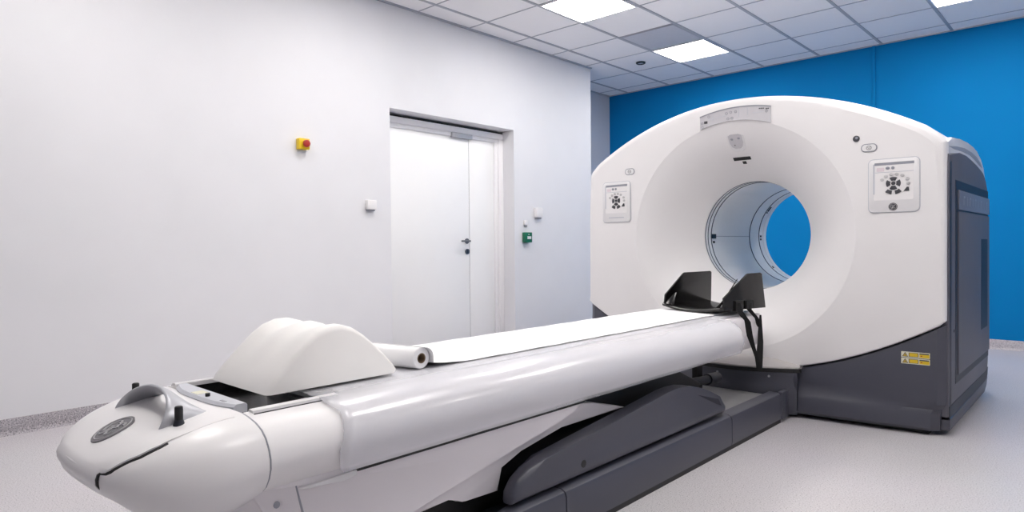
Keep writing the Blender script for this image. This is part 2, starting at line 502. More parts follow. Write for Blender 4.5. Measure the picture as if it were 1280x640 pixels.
# bore tunnel with its dark seams and marks
n = 96; an = [2*PI*k/n for k in range(n)]
tun = loft('bore_tunnel', 'bore', G, [[P(r*math.cos(a), y, ZB+r*math.sin(a)) for a in an] for r, y in
      ((RB+.001, 4.502), (RB+.001, 4.8), (RB+.001, 5.2), (RB+.001, 5.57), (RB+.02, 5.57), (RB+.02, 4.502), (RB+.001, 4.502))], True, False, 40)
def ring(y, w):
    return loft('ring_seam', 'bore_line', tun, [[P(r*math.cos(a), yy, ZB+r*math.sin(a)) for a in an] for r, yy in
        ((RB+.004, y-w), (RB-.0015, y-w), (RB-.0015, y+w), (RB+.004, y+w), (RB+.004, y-w))], True, False, 40)
for y, w in ((4.515, .003), (4.555, .003), (4.605, .004), (5.25, .005), (5.43, .005)): ring(y, w)
def bore_mark(a0, a1, y0, y1, name='scale_mark'):
    a0, a1 = math.radians(a0), math.radians(a1)
    ks = [a0+(a1-a0)*k/6 for k in range(7)]
    secs = [[P(r*math.cos(a), y, ZB+r*math.sin(a)) for r, y in ((RB+.003, y0), (RB-.003, y0), (RB-.003, y1), (RB+.003, y1))] for a in ks]
    return loft(name, 'black', tun, secs, True, True, 0)
bore_mark(177.5, 182.5, 4.615, 4.675); bore_mark(185.5, 188, 4.625, 4.65)
bore_mark(178.5, 180.8, 5.455, 5.475); bore_mark(182.5, 184.8, 5.455, 5.475)
bore_mark(139, 146, 5.45, 5.47); bore_mark(147, 148.5, 5.45, 5.47)
bore_mark(222, 225, 5.46, 5.475)
loft('seam_line', 'mgrey', tun, [[P(-(RB+.002), y, ZB-.0015), P(-(RB-.001), y, ZB-.0015), P(-(RB-.001), y, ZB+.0015), P(-(RB+.002), y, ZB+.0015)] for y in (4.68, 5.24)])

# charcoal base cover, bowed in plan, top edge follows the white arc
def skirt_y(dx): return 4.118 + .072*dx*dx
secs = []
xs = [-HW + 2*HW*k/60 for k in range(61)]
for dx in xs:
    e = max(0, (abs(dx)-(HW-.03))/.03); rnd = .03*(1-math.sqrt(max(0, 1-e*e)))
    f = face_y(dx)+.004+rnd; s = skirt_y(dx)+rnd; zt = low_arc(dx)-.006
    prof = [(4.40, .02), (s+.05, .02), (s+.012, .025), (s, .04), (s+.003, .115), (s+.014, .135), (f-.004, .165), (f, .20), (f, zt-.02), (f+.006, zt-.006), (f+.02, zt), (4.40, zt)]
    secs.append([P(dx*(1-.028*max(0, min(1, (.17-z)/.05))*(1 if y < 4.35 else 0)), y, z) for y, z in prof])
basec = loft('base_cover', 'dark', G, secs, True, True, 35)
box('plinth', 'black', G, X0-1.02, X0+1.02, 4.24, 5.5, .0, .06)
# white cover lower lip shadow line
# side covers, mirrored left and right
def side(sg):
    cap = [(4.27, .10), (4.27, 1.46), (4.30, 1.515), (4.40, 1.545), (4.6, 1.558), (4.86, 1.565), (5.05, 1.56), (5.2, 1.548), (5.37, 1.518), (5.47, 1.47), (5.53, 1.41), (5.57, 1.33), (5.60, 1.2), (5.625, .9), (5.63, .3), (5.6, .2), (5.5, .10)]
    yz_prism('side_cap', 'lgrey', G, cap, X0+sg*1.06, X0+sg*1.098, .008)
    groove = [(4.29, 1.487), (4.5, 1.507), (4.75, 1.522), (5.0, 1.522), (5.2, 1.51), (5.34, 1.488), (5.40, 1.462), (5.30, 1.468), (5.15, 1.487), (4.95, 1.50), (4.7, 1.498), (4.45, 1.486)]
    yz_prism('cap_groove', 'mgrey', G, groove, X0+sg*1.09, X0+sg*1.0995, 0)
    pan = [(4.245, .10), (4.24, 1.40), (4.25, 1.445), (4.53, 1.474), (4.75, 1.478), (4.93, 1.468), (5.1, 1.455), (5.25, 1.44), (5.38, 1.422), (5.48, 1.395), (5.55, 1.34), (5.59, 1.2), (5.615, .9), (5.62, .30), (5.585, .18), (5.50, .10)]
    sp = yz_prism('side_panel', 'dark2', G, pan, X0+sg*1.07, X0+sg*1.108, .01)
    yz_prism('corner_channel', 'darker', sp, [(4.262, .14), (4.262, 1.40), (4.30, 1.41), (4.30, .14)], X0+sg*1.10, X0+sg*1.1095)
    yz_prism('recess_shade_band', 'darker', sp, [(4.415, .245), (4.415, 1.322), (5.575, 1.322), (5.595, .245)], X0+sg*1.10, X0+sg*1.1095)  # slightly proud slab; near-black colour stands in for recess shade
    yz_prism('access_door', 'dark2', sp, [(4.475, .285), (4.475, 1.158), (5.575, 1.158), (5.595, .285)], X0+sg*1.10, X0+sg*1.116, .004)
    yz_prism('handle_slot', 'darker', sp, [(5.235, .45), (5.235, 1.01), (5.49, 1.01), (5.49, .45)], X0+sg*1.105, X0+sg*1.1168)
    yz_prism('name_strip', 'strip', sp, [(4.475, 1.168), (4.475, 1.272), (5.57, 1.272), (5.575, 1.168)], X0+sg*1.10, X0+sg*1.117, .003)
    for q, y in enumerate((4.60, 4.72, 4.80, 4.90, 4.98, 5.10, 5.2, 5.32, 5.42)):
        xs_ = sorted((X0+sg*1.116, X0+sg*1.1176))
        bm = bmesh.new()
        if q % 2: add_box(bm, *xs_, y, y+.016, 1.195, 1.245)
        else: add_prism(bm, [(y, 1.195), (y+.016, 1.195), (y+.016, 1.235), (y+.05, 1.235), (y+.05, 1.245), (y, 1.245)], lambda p, z: (xs_[0], p, z), lambda p, z: (xs_[1], p, z))
        finish(bm, 'letter', 'letter', sp, 0)
    yz_prism('kick_groove', 'darker', G, [(4.25, .085), (4.25, .155), (5.5, .155), (5.585, .17), (5.56, .12), (5.48, .085)], X0+sg*1.05, X0+sg*1.1095)
    yz_prism('kick_plate', 'dark', G, [(4.25, .03), (4.25, .095), (5.45, .10), (5.55, .115), (5.5, .06), (5.42, .03)], X0+sg*1.05, X0+sg*1.112, .006)
side(1); side(-1)
disc('panel_screw', 'black', G, (X0+1.1085, 4.37, .53), (1, 0, 0), .008, .002)

# control panels
def front_slab(name, mat, parent, poly, proud=.004, depth=.02, bev=0, yoff=0):
    f = lambda x, z: (X0+x, face_y(x)-.006-proud+yoff, z)
    g = lambda x, z: (X0+x, face_y(x)-.006+depth+yoff, z)
    return finish(add_prism(bmesh.new(), poly, f, g, bev), name, mat, parent, 35)

def monogram(parent, cx, cz, r, proud):
    """round emblem: dark disc, pale ring and curly relief letters"""
    e = front_slab('emblem', 'key_dark', parent, ellipse(cx, cz, r, r, 24), proud)
    yy = face_y(cx)-.006-proud-.0006
    bm = bmesh.new()
    add_tube(bm, [(X0+cx+r*.84*math.cos(2*PI*k/24), yy, cz+r*.84*math.sin(2*PI*k/24)) for k in range(25)], r*.05, 5)
    for pts in swirl():
        add_tube(bm, [(X0+cx+r*.62*a, yy, cz+r*.62*b) for a, b in pts], r*.055, 5)
    finish(bm, 'emblem_relief', 'key_pale', parent, 50)
    return e
def swirl():
    g = [(-.05, .45), (-.25, .75), (-.6, .7), (-.8, .25), (-.75, -.25), (-.5, -.55), (-.2, -.45), (-.08, -.1), (-.1, .1), (-.4, .02)]
    g2 = [(-.1, .05), (-.1, -.5), (-.3, -.85), (-.6, -.8)]
    e1 = [(.75, .45), (.6, .72), (.3, .6), (.25, .3), (.5, .1)]
    e2 = [(.5, .1), (.15, -.05), (.1, -.45), (.4, -.7), (.75, -.5), (.8, -.25)]
    return (g, g2, e1, e2)

def control_panel(cx, emblem):
    p = front_slab('control_panel', 'panel_white', G, rrect(cx, 1.295, .232, .278, .022), .006, .02, .003)
    front_slab('panel_outline', 'lgrey', p, rrect(cx, 1.295, .240, .286, .026), .0012, .01)
    front_slab('keypad_field', 'white', p, rrect(cx, 1.318, .182, .200, .006), .0068, .01)
    front_slab('top_shade_band', 'mgrey', p, rrect(cx+.003, 1.409, .182, .014, .002), .0074, .01)  # grey strip painting the shade below the panel's upper rim
    front_slab('field_edge', 'lgrey', p, rrect(cx-.091, 1.33, .008, .16, .002), .0072, .01)
    front_slab('divider', 'lgrey', p, rrect(cx+.003, 1.365, .176, .003, .001), .0074, .01)
    front_slab('label_patch', 'pink', p, rrect(cx-.06, 1.380, .036, .020, .003), .0074, .01)
    def key(x, z, w, h, m, poly=None):
        front_slab('key', m, p, poly or ellipse(cx+x, z, w, h, 14), .010, .01, .001)
    key(-.026, 1.386, .010, .008, 'mgrey'); key(-.002, 1.386, .008, .008, 'mgrey')
    for x, z in ((-.052, 1.327), (-.034, 1.343), (-.010, 1.352), (.016, 1.352), (.041, 1.344), (.064, 1.324), (.068, 1.302)):
        key(x, z, .0095, .0085, 'key_pale')
    c = (0, 1.305)
    key(0, 1.305, .010, .010, 'key_dark')
    def wedge(a0, a1, r0, r1, o=(0, 0)):
        pts = []
        for k in range(7):
            a = math.radians(a0+(a1-a0)*k/6); pts.append((cx+o[0]+r1*math.cos(a), c[1]+o[1]+r1*math.sin(a)))
        for k in range(6, -1, -1):
            a = math.radians(a0+(a1-a0)*k/6); pts.append((cx+o[0]+r0*math.cos(a), c[1]+o[1]+r0*math.sin(a)))
        return pts
    for a in (0, 90, 180, 270): key(0, 0, 0, 0, 'key_dark', wedge(a-33, a+33, .015, .034))
    for a in (245, 295): key(0, 0, 0, 0, 'key_dark', wedge(a-16, a+16, .039, .058))
    key(0, 0, 0, 0, 'key_dark', [(cx+.046, 1.262), (cx+.072, 1.262), (cx+.070, 1.282), (cx+.062, 1.284)])
    if emblem: monogram(p, cx-.002, 1.183, .0205, .008)
    else:
        front_slab('caption', 'lgrey', p, rrect(cx, 1.187, .13, .007, .002), .0066, .01)
    return p
control_panel(.872, True)
control_panel(-.848, False)

# oval buttons and round sensor on the face
for cx, z in ((.757, 1.502), (-.735, 1.498)):
    b = front_slab('oval_button', 'mgrey', G, rrect(cx, z, .078, .044, .0215, 8), .003, .01)
    front_slab('button_face', 'panel_white', b, rrect(cx, z, .068, .035, .017, 8), .005, .01)
    yy = face_y(cx)-.006-.0055
    bm = bmesh.new()
    add_tube(bm, [(X0+cx+.012*math.cos(2*PI*k/16), yy, z+.010*math.sin(2*PI*k/16)) for k in range(17)], .0012, 5)
    add_tube(bm, [(X0+cx-.006, yy, z+.004), (X0+cx, yy, z-.005), (X0+cx+.007, yy, z+.005)], .0012, 5)
    finish(bm, 'symbol', 'key_dark', b, 50)
s_ = front_slab('microphone', 'key_dark', G, ellipse(.695, 1.557, .017, .017, 24), .004, .01, .001)
front_slab('grille', 'mgrey', s_, ellipse(.697, 1.561, .007, .007, 16), .0048, .01)

# display band above the flare
top = [(-.205+.445*k/20) for k in range(21)]
def disp_top(x): return 1.823 - .55*(x-.03)**2
poly = [(x, disp_top(x)) for x in top] + [(x, 1.05+math.sqrt((RF+.006)**2-x*x)) for x in reversed(top)]
D_ = front_slab('status_display', 'disp', G, poly, .004, .02)
def dp(name, m, pts, pr=.0055): return front_slab(name, m, D_, pts, pr, .01)
poly = [(x, disp_top(x)+.004) for x in top] + [(x, disp_top(x)-.003) for x in reversed(top)]
dp('top_shadow_lip', 'mgrey', poly, .006)
def ic(x, z, s, m='mgrey', hollow=True):
    bm = bmesh.new(); yy = face_y(x)-.006-.0055
    if hollow: add_tube(bm, [(X0+x+s*math.cos(2*PI*k/12), yy, z+s*math.sin(2*PI*k/12)) for k in range(13)], .0014, 5)
    else: add_box(bm, X0+x-s, X0+x+s, yy-.001, yy+.004, z-s*.7, z+s*.7)
    finish(bm, 'icon', m, D_, 50)
for x, z in ((-.03, 1.794), (-.002, 1.797), (.028, 1.797), (-.02, 1.760), (.006, 1.761)): ic(x, z, .007)
for x, z in ((-.145, 1.789), (-.190, 1.752), (-.188, 1.728), (.216, 1.775)): ic(x, z, .007)
ic(-.165, 1.756, .011, 'key_dark', False)
for x, z in ((.175, 1.795), (.186, 1.794), (.197, 1.793), (.215, 1.789), (.226, 1.788)): ic(x, z, .004, 'key_dark', False)
for x in (-.12, .045, .10): dp('field_line', 'lgrey', [(x, disp_top(x)-.006), (x+.003, disp_top(x)-.006), (x+.003, 1.762), (x, 1.762)])
dp('field_line', 'lgrey', [(-.15, 1.768), (-.15, 1.771), (-.03, 1.784), (-.03, 1.781)])
dp('field_line', 'lgrey', [(.13, 1.775), (.13, 1.778), (.20, 1.775), (.20, 1.772)])

# patient camera pod and black laser slot set into the flare
def flare_slab(name, mat, parent, poly, proud, depth=.02):
    def at(x, z, o):
        r = math.hypot(x, z-ZB); return (X0+x, flare_y(r, x)-o, z)
    return finish(add_prism(bmesh.new(), poly, lambda x, z: at(x, z, proud), lambda x, z: at(x, z, -depth), 0), name, mat, parent, 35)
def shield(s, cz=1.622):
    return [(-.052*s, cz+.036*s), (-.03*s, cz+.046*s), (.03*s, cz+.046*s), (.052*s, cz+.036*s), (.05*s, cz-.012*s), (.04*s, cz-.04*s), (.02*s, cz-.052*s), (-.02*s, cz-.052*s), (-.04*s, cz-.04*s), (-.05*s, cz-.012*s)]
pod = flare_slab('camera_pod', 'panel_white', G, shield(1.0), .006)
flare_slab('pod_face', 'disp', pod, shield(.82, 1.63), .0075)
flare_slab('speaker_hole', 'mgrey', pod, ellipse(-.022, 1.640, .008, .006, 14), .009)
flare_slab('speaker_hole', 'mgrey', pod, ellipse(.022, 1.642, .008, .006, 14), .009)
flare_slab('pin_hole', 'black', pod, ellipse(-.012, 1.606, .003, .003, 10), .009)
poly = []
for k in range(13):
    x = -.055+.110*k/12; poly.append((x, 1.539-.3*x*x))
for k in range(12, -1, -1):
    x = -.055+.110*k/12; poly.append((x, 1.521-.3*x*x))
sl = flare_slab('laser_slot', 'black', G, poly, .003)
flare_slab('laser_window', 'black', sl, rrect(.004, 1.507, .024, .015, .002), .003)

# yellow warning stickers on the base cover
def base_slab(name, mat, parent, poly, proud):
    f = lambda x, z: (X0+x, face_y(x)+.004-proud, z); g = lambda x, z: (X0+x, face_y(x)+.008, z)
    return finish(add_prism(bmesh.new(), poly, f, g), name, mat, parent, 0)
for zc, top in ((.411, True), (.378, False)):
    w = base_slab('warning_sticker', 'label_pale', G, rrect(.968, zc, .128, .030, .002), .0012)
    cx = .922
    base_slab('warning_triangle', 'key_dark', w, [(cx-.014, zc-.011), (cx+.014, zc-.011), (cx, zc+.012)], .0018)
    base_slab('triangle_fill', 'label_yel' , w, [(cx-.009, zc-.008), (cx+.009, zc-.008), (cx, zc+.006)], .0022)
    base_slab('triangle_symbol', 'key_dark', w, ellipse(cx, zc-.003, .0028, .0034, 10), .0025)
    base_slab('text_box', 'key_dark', w, rrect(.960, zc, .044, .022, .001), .0018)
    base_slab('text_field', 'label_yel', w, rrect(.960, zc, .038, .018, .001), .0022)
    base_slab('colour_field', 'label_yel', w, rrect(1.008, zc-.003, .044, .018, .001), .0018)
    base_slab('caption_bar', 'key_dark', w, rrect(1.007, zc+.008, .042, .006, .001), .0022)
    base_slab('small_mark', 'red', w, rrect(.995, zc-.003, .007, .005, .001), .0022)

# docking apron where the table meets the gantry
def bow(dx, y0=4.0): return y0 + .83*dx*dx
secs = []
for k in range(25):
    dx = -.405+.81*k/24; y = bow(dx)
    secs.append([P(dx, 4.20, .276), P(dx, y+.006, .276), P(dx, y, .281), P(dx, y+.002, .288), P(dx, y+.03, .294), P(dx, y+.09, .315), P(dx, 4.20, .335)])
ap = loft('docking_apron', 'apron', G, secs)
secs = []
for k in range(25):
    dx = -.41+.82*k/24; y = bow(dx)
    secs.append([P(dx, 4.16, .258), P(dx, y-.010, .258), P(dx, y-.012, .278), P(dx, 4.16, .278)])
loft('black_lip', 'black', ap, secs)

# ------------------------------------------------------------------ patient table
T = thing('patient_table', (X0, 2.4, 0), 'long white patient table on a charcoal base leading into the scanner bore', 'patient table')

# --- upper body: rails either side of the sunken tray
SEC = [(.225, 1.0), (.255, .978), (.292, .935), (.320, .872), (.340, .78), (.354, .66), (.361, .535), (.361, .42), (.352, .28), (.338, .16), (.318, .07), (.290, .02), (.15, 0)]
def body_pts(y, hw=.363, zb=.435, zt=.612, tray=True, floor=.565):
    s = hw/.363; pts = []
    half = [(a*s, zb+(zt-zb)*b) for a, b in SEC]
    right = half
    left = [(-a, z) for a, z in reversed(half)]
    pts = [P(a, y, z) for a, z in right] + [P(a, y, z) for a, z in left]
    if tray:
        pts += [P(-.222*s, y, floor+.004), P(-.21*s, y, floor), P(.21*s, y, floor), P(.222*s, y, floor+.004)]
    else:
        pts += [P(-.15*s, y, zt+.001), P(-.05*s, y, zt+.0015), P(.05*s, y, zt+.0015), P(.15*s, y, zt+.001)]
    return pts
def end_y(z):
    t = max(0, min(1, (z-.435)/.177)); return 3.13+.37*t**.62
secs = [body_pts(y) for y in (.985, 1.2, 1.6, 2.2, 2.8, 3.0)]
def shear(fr): return [(x, 3.0+(end_y(z)-3.0)*fr, z) for x, y, z in body_pts(3.0)]
secs += [shear(.5), shear(.93)]
secs += [[(X0+(x-X0)*.985, y+.012, z) for x, y, z in shear(.97)], [(X0+(x-X0)*.93, y+.02, z) for x, y, z in shear(1)]]
body = loft('table_body', 'white', T, secs, True, True, 32)
# black sunken tray liner seen at the near end
bm = bmesh.new()
add_loft(bm, [[P(-.219, y, .604), P(-.214, y, .574), P(-.19, y, .570), P(0, y, .567), P(.19, y, .570), P(.214, y, .574), P(.219, y, .604), P(.2205, y, .604), P(.2205, y, .5665), P(-.2205, y, .5665), P(-.2205, y, .604)] for y in (1.02, 1.25)])
finish(bm, 'tray_liner', 'carbon', T)
for sg in (-1, 1):
    xz_prism('tray_rail', 'panel_white', T, [(X0+sg*.222, .602), (X0+sg*.222, .615), (X0+sg*.226, .618), (X0+sg*.244, .616), (X0+sg*.248, .604)], 1.0, 1.23, 0)
    xz_prism('rail_gap', 'black', T, [(X0+sg*.2482, .602), (X0+sg*.2482, .6105), (X0+sg*.2515, .6105), (X0+sg*.2515, .602)], 1.0, 1.23, 0)
xz_prism('body_seam', 'mgrey', T, [(X0+.3635*math.copysign(1, 1) if False else X0+a*1.0015+.0002, .435+.177*b) for a, b in SEC] +
         [(X0+a-.006, .435+.177*b) for a, b in reversed(SEC)], .981, .984, 0)

# --- nose
def nose_t(y): return (.985-y)/.295
def nose_dim(y):
    t = max(0, min(1, nose_t(y)))
    hw = .363*max(.0, (1-t**2.6))**.40
    zt = .612-.088*t**2.1
    zb = .435-.035*math.sin(PI*min(1, t*1.15))*1.0 + .055*max(0, (t-.55)/.45)**2
    return hw, zt, zb
ts = [math.sin(PI/2*k/26) for k in range(27)]
secs = []
for t in ts:
    y = .981-(.291)*t
    hw, zt, zb = nose_dim(y)
    secs.append(body_pts(y, max(hw, .02), zb, zt, False))
nose = loft('nose_cap', 'white', T, secs, True, True, 40)
# raised lid on the nose with a dark parting line
def nose_top(dx, y):
    hw, zt, zb = nose_dim(y)
    a = abs(dx)/max(hw, .02)*.363
    pts = [(0, 1.008), (.15, 1.006)] + SEC
    for (a0, b0), (a1, b1) in zip(pts, pts[1:]):
        if a0 <= a <= a1 and a1 > a0:
            return zb+(zt-zb)*(b0+(b1-b0)*(a-a0)/(a1-a0))
        if a > .363: break
    return zb+(zt-zb)*.7
def lid_half(y):
    K = [(.690, .12), (.70, .150), (.72, .182), (.765, .216), (.80, .228), (.86, .236), (.95, .240)]
    for (y0, g0), (y1, g1) in zip(K, K[1:]):
        if y <= y1: return g0+(g1-g0)*max(0, (y-y0))/(y1-y0)
    return K[-1][1]
def lid_grid(name, mat, scale, lift, y1, drop, parent, fwd=0):
    secs = []
    n = 20
    def tip(u): return .700 - .0105*(1-u*u) + fwd
    g0 = .150*scale
    us = [2*i/n-1 for i in range(n+1)]
    ztf = lambda u: nose_top(min(.14, abs(g0*u)), .7)+lift
    for zz, yy in ((.494-drop*.4, .004), (.500, -.002), (.512, -.003), (.522, 0)):
        row = [P(g0*u, tip(u)+yy, zz) for u in us]
        secs.append(row + [(x, y+.014, z) for x, y, z in reversed(row)])
    for k in range(28):
        y = .703+(y1-.703)*(k/27)**1.3
        g = lid_half(y)*scale
        lf = lift*max(.15, 1-max(0, y-.78)/.1)
        row = []
        for u in us:
            yy = max(y, tip(u)+.002+.004*min(1, k)) if k < 1 else y
            if k == 0: yy = tip(u)+.007
            a_ = g*u; lim = nose_dim(max(yy, .7))[0]*.94
            if abs(a_) > lim: a_ = math.copysign(lim, a_)
            row.append(P(a_, yy, nose_top(a_, max(yy, .6955))+lf))
        secs.append(row + [(x, y_+.002, z-drop) for x, y_, z in reversed(row)])
    return loft(name, mat, parent, secs, True, True, 45)
lid = lid_grid('nose_lid', 'white', 1.0, .006, .958, .012, T)
lid_grid('parting_line', 'black', 1.03, .0022, .815, .010, lid, .002)
# round plaque with curly relief on the lid
LY, LR = .777, .045
def on_lid(a, b, o): 
    return (X0+.002+a, LY+b, nose_top(a, LY+b)+.005+o)
ring_pts = [(LR*math.cos(2*PI*k/32), LR*math.sin(2*PI*k/32)) for k in range(32)]
bm = bmesh.new()
add_prism(bm, ring_pts, lambda a, b: on_lid(a, b, .004), lambda a, b: on_lid(a, b, -.004), 0)
pl = finish(bm, 'round_plaque', 'plaque', lid)
bm = bmesh.new()
add_tube(bm, [on_lid(LR*.86*math.cos(2*PI*k/32), LR*.86*math.sin(2*PI*k/32), .0042) for k in range(33)], .0018, 5)
for pts in swirl():
    add_tube(bm, [on_lid(LR*.68*a, LR*.68*b, .0042) for a, b in pts], .003, 5)
finish(bm, 'plaque_relief', 'plaque_hi', lid, 50)

# --- silver hoop handle swept back over the nose
secs = []
NP = 32
for k in range(NP+1):
    f = PI*k/NP
    c, s = math.cos(f), math.sin(f)
    cx = .150*c*(1+.02*s); cz = .586+.074*s**.8
    yf = .823+.048*s                              # front edge
    yb = .910 + (.065*(1-s)**1.5)                  # swept back edge
    cy, a = (yf+yb)/2, (yb-yf)/2
    b = .0075
    nx, nz = c*.9, s
    l = math.hypot(nx, nz) or 1; nx, nz = nx/l, nz/l
    row = []
    for j in range(16):
        q = 2*PI*j/16
        yy = cy+a*math.cos(q); off = b*math.sin(q)
        # the back of the hoop leans down to the deck
        lean = -.030*s*max(0, (yy-yf)/(yb-yf))**1.5
        row.append(P(cx+nx*off, yy, cz+nz*off+lean))
    secs.append(row)
loft('hoop_handle', 'silver', T, secs, True, True, 50)
for kx, ky, kz in ((-.245, .905, .594), (.170, .862, .604)):
    kb = disc('release_knob', 'black', T, P(kx, ky, kz+.004), (0, 0, 1), .009, .034, 16, bev=.003)
    disc('knob_collar', 'darker', kb, P(kx, ky, kz-.006), (0, 0, 1), .013, .014, 16, r2=.009)
# --- silver end bar closing the tray
secs = []
for k in range(21):
    dx = -.185+.36*k/20
    yn = .965 + (.028*(abs(dx)/.19)**3)
    secs.append([P(dx, 1.02, .600), P(dx, yn, .602), P(dx, yn-.002, .616), P(dx, yn+.006, .622), P(dx, 1.016, .622), P(dx, 1.02, .618)])
eb = loft('end_bar', 'lgrey', T, secs)
disc('bar_button', 'black', eb, P(.03, .985, .622), (0, 0, 1), .006, .008, 12)
box('bar_label', 'label_pale', eb, X0-.05, X0-.01, .975, 1.005, .6215, .6228)
box('bar_slot', 'mgrey', eb, X0+.10, X0+.125, .985, .992, .6215, .6228)

# --- pad on the table top (grey sided mat) and narrow end that reaches into the dock
mat_sec = lambda y: [P(-.20, y, .571), P(.20, y, .571), P(.203, y, .595), P(.202, y, .609), P(.190, y, .614), P(0, y, .612), P(-.190, y, .614), P(-.202, y, .609), P(-.203, y, .595)]
pad = loft('top_pad', 'mat', T, [mat_sec(y) for y in (1.26, 1.6, 2.4, 3.2, 3.96)], True, True, 40)
def end_sec(y, s=1, zb=.41): return [P(a*s, y, z) for a, z in ((.23, .604), (.255, .60), (.262, .585), (.262, .50), (.25, zb+.03), (.22, zb), (-.22, zb), (-.25, zb+.03), (-.262, .50), (-.262, .585), (-.255, .60), (-.23, .604), (-.20, .571), (.20, .571))]
loft('cradle_end', 'shroud', T, [end_sec(3.10), end_sec(3.6), end_sec(3.93), end_sec(3.965, .97)], True, True, 40)

# --- shroud under the body
sh = [(.95, .45), (.985, .398), (1.14, .20), (1.20, .232), (1.383, .268), (1.559, .300), (1.836, .350), (2.04, .386), (2.14, .410), (2.20, .436), (2.20, .46), (.95, .46)]
shr = yz_prism('lift_shroud', 'shroud', T, sh, X0-.322, X0+.322, .012)
yz_prism('shroud_seam', 'mgrey', shr, [(1.062, .44), (1.066, .44), (1.086, .36), (1.112, .27), (1.105, .27), (1.080, .36)], X0+.318, X0+.3228)
disc('shroud_plug', 'mgrey', shr, P(.321, 1.015, .41), (1, 0, 0), .008, .003, 16)
yz_prism('latch_lip', 'panel_white', shr, [(1.07, .434), (1.20, .437), (1.228, .437), (1.228, .424), (1.19, .421), (1.08, .428)], X0+.31, X0+.331, .003)
yz_prism('body_gap', 'black', T, [(1.20, .433), (1.22, .437), (2.2, .437), (2.2, .430), (1.24, .431)], X0-.30, X0+.324)
inn = [(1.45, .225), (1.60, .237), (1.635, .217), (1.66, .214), (1.668, .207), (1.815, .200), (1.83, .275), (1.93, .308), (2.15, .338), (2.57, .333), (2.35, .39), (2.14, .42), (1.4, .44)]
yz_prism('inner_shroud', 'shroud', T, inn, X0-.255, X0+.255, .004)
yz_prism('dark_backdrop', 'black', T, [(1.3, .10), (1.35, .20), (2.0, .34), (2.2, .425), (3.05, .425), (3.35, .30), (3.2, .12)], X0-.20, X0+.20, .01)  # black block added as a backdrop to darken the space under the table

# --- charcoal base on the floor
box('chassis', 'darker', T, X0-.30, X0+.30, 1.62, 3.96, .012, .125, .01)
box('chassis_foot', 'black', T, X0-.28, X0+.28, 1.70, 3.9, 0, .02)
box('deck_plate', 'steelgrey', T, X0-.285, X0+.285, 3.0, 3.955, .12, .150, .003)
def rail(sg, y0, y1, nosed=False):
    prof = [(.365, .022), (.368, .04), (.367, .145), (.360, .160), (.345, .168), (.300, .168), (.290, .160), (.288, .022)]
    st = [(y0, 1), (y1, 1)]
    secs = []
    if nosed:
        for k in range(8):
            q = k/7; s = .55+.45*math.sin(PI/2*q); y = y0+.16*(1-math.cos(PI/2*q))
            secs.append([P(sg*(.2+(a-.2)*(.8+.2*math.sin(PI/2*q))), y, .022+(z-.022)*s) for a, z in prof])
        secs.append([P(sg*a, y1, z) for a, z in prof])
    else:
        secs = [[P(sg*a, y, z) for a, z in prof] for y in (y0, y1)]
    return loft('side_rail', 'dark', T, secs, True, True, 35)
for sg in (-1, 1):
    rail(sg, 1.70, 2.030, True); rail(sg, 2.036, 3.330); rail(sg, 3.336, 3.965)
    box('floor_strip', 'black', T, *(sorted((X0+sg*.30, X0+sg*.362))), 1.78, 3.97, .0, .024)
# curved lift arm covers
arm = [(1.795, .178), (1.800, .215), (1.830, .250), (1.875, .275), (1.95, .290), (2.10, .305), (2.30, .325), (2.50, .345), (2.66, .362), (2.76, .373), (2.84, .376), (2.92, .372), (3.00, .358), (3.08, .336), (3.16, .308), (3.25, .270), (3.30, .240), (3.325, .215), (3.318, .180)]
for sg in (1, -1):
    a_ = yz_prism('lift_arm_cover', 'dark', T, arm, X0+sg*.282, X0+sg*.346, .022, 40, seg=4)
    yz_prism('arm_notch', 'darker', a_, [(3.02, .318), (3.23, .262), (3.262, .225), (3.215, .240)], X0+sg*.33, X0+sg*.3468)
    disc('arm_screw', 'black', a_, P(sg*.345, 2.16, .222), (sg, 0, 0), .014, .002, 18)
# black rod beside the arm
bm = bmesh.new()
add_tube(bm, [P(.10, 3.05, .30), P(.10, 3.62, .262)], .022, 14)
add_tube(bm, [P(.10, 3.62, .262), P(.10, 3.74, .254)], .030, 14)
finish(bm, 'lift_rod', 'darker', T)
box('rod_bracket', 'black', T, X0+.02, X0+.05, 3.60, 3.66, .14, .40)
# dock wall between the base and the gantry
secs = []
for k in range(25):
    dx = -.40+.80*k/24; y = bow(dx, 3.985)
    secs.append([P(dx, 4.115, .02), P(dx, y+.004, .02), P(dx, y, .03), P(dx, y-.004, .15), P(dx, y+.006, .18), P(dx, y+.012, .22), P(dx, y+.004, .257), P(dx, 4.115, .257)])
dk = loft('dock_wall', 'dark', T, secs)
for dx in (-.02, .265):
    disc('dock_screw', 'silver', dk, P(dx, bow(dx, 3.985)+.010, .235), (0, -1, 0), .007, .004, 12)
xz_prism('corner_post', 'dark', T, [(X0+.345, .02), (X0+.372, .02), (X0+.372, .17), (X0+.345, .17)], 3.968, 4.06, .004)

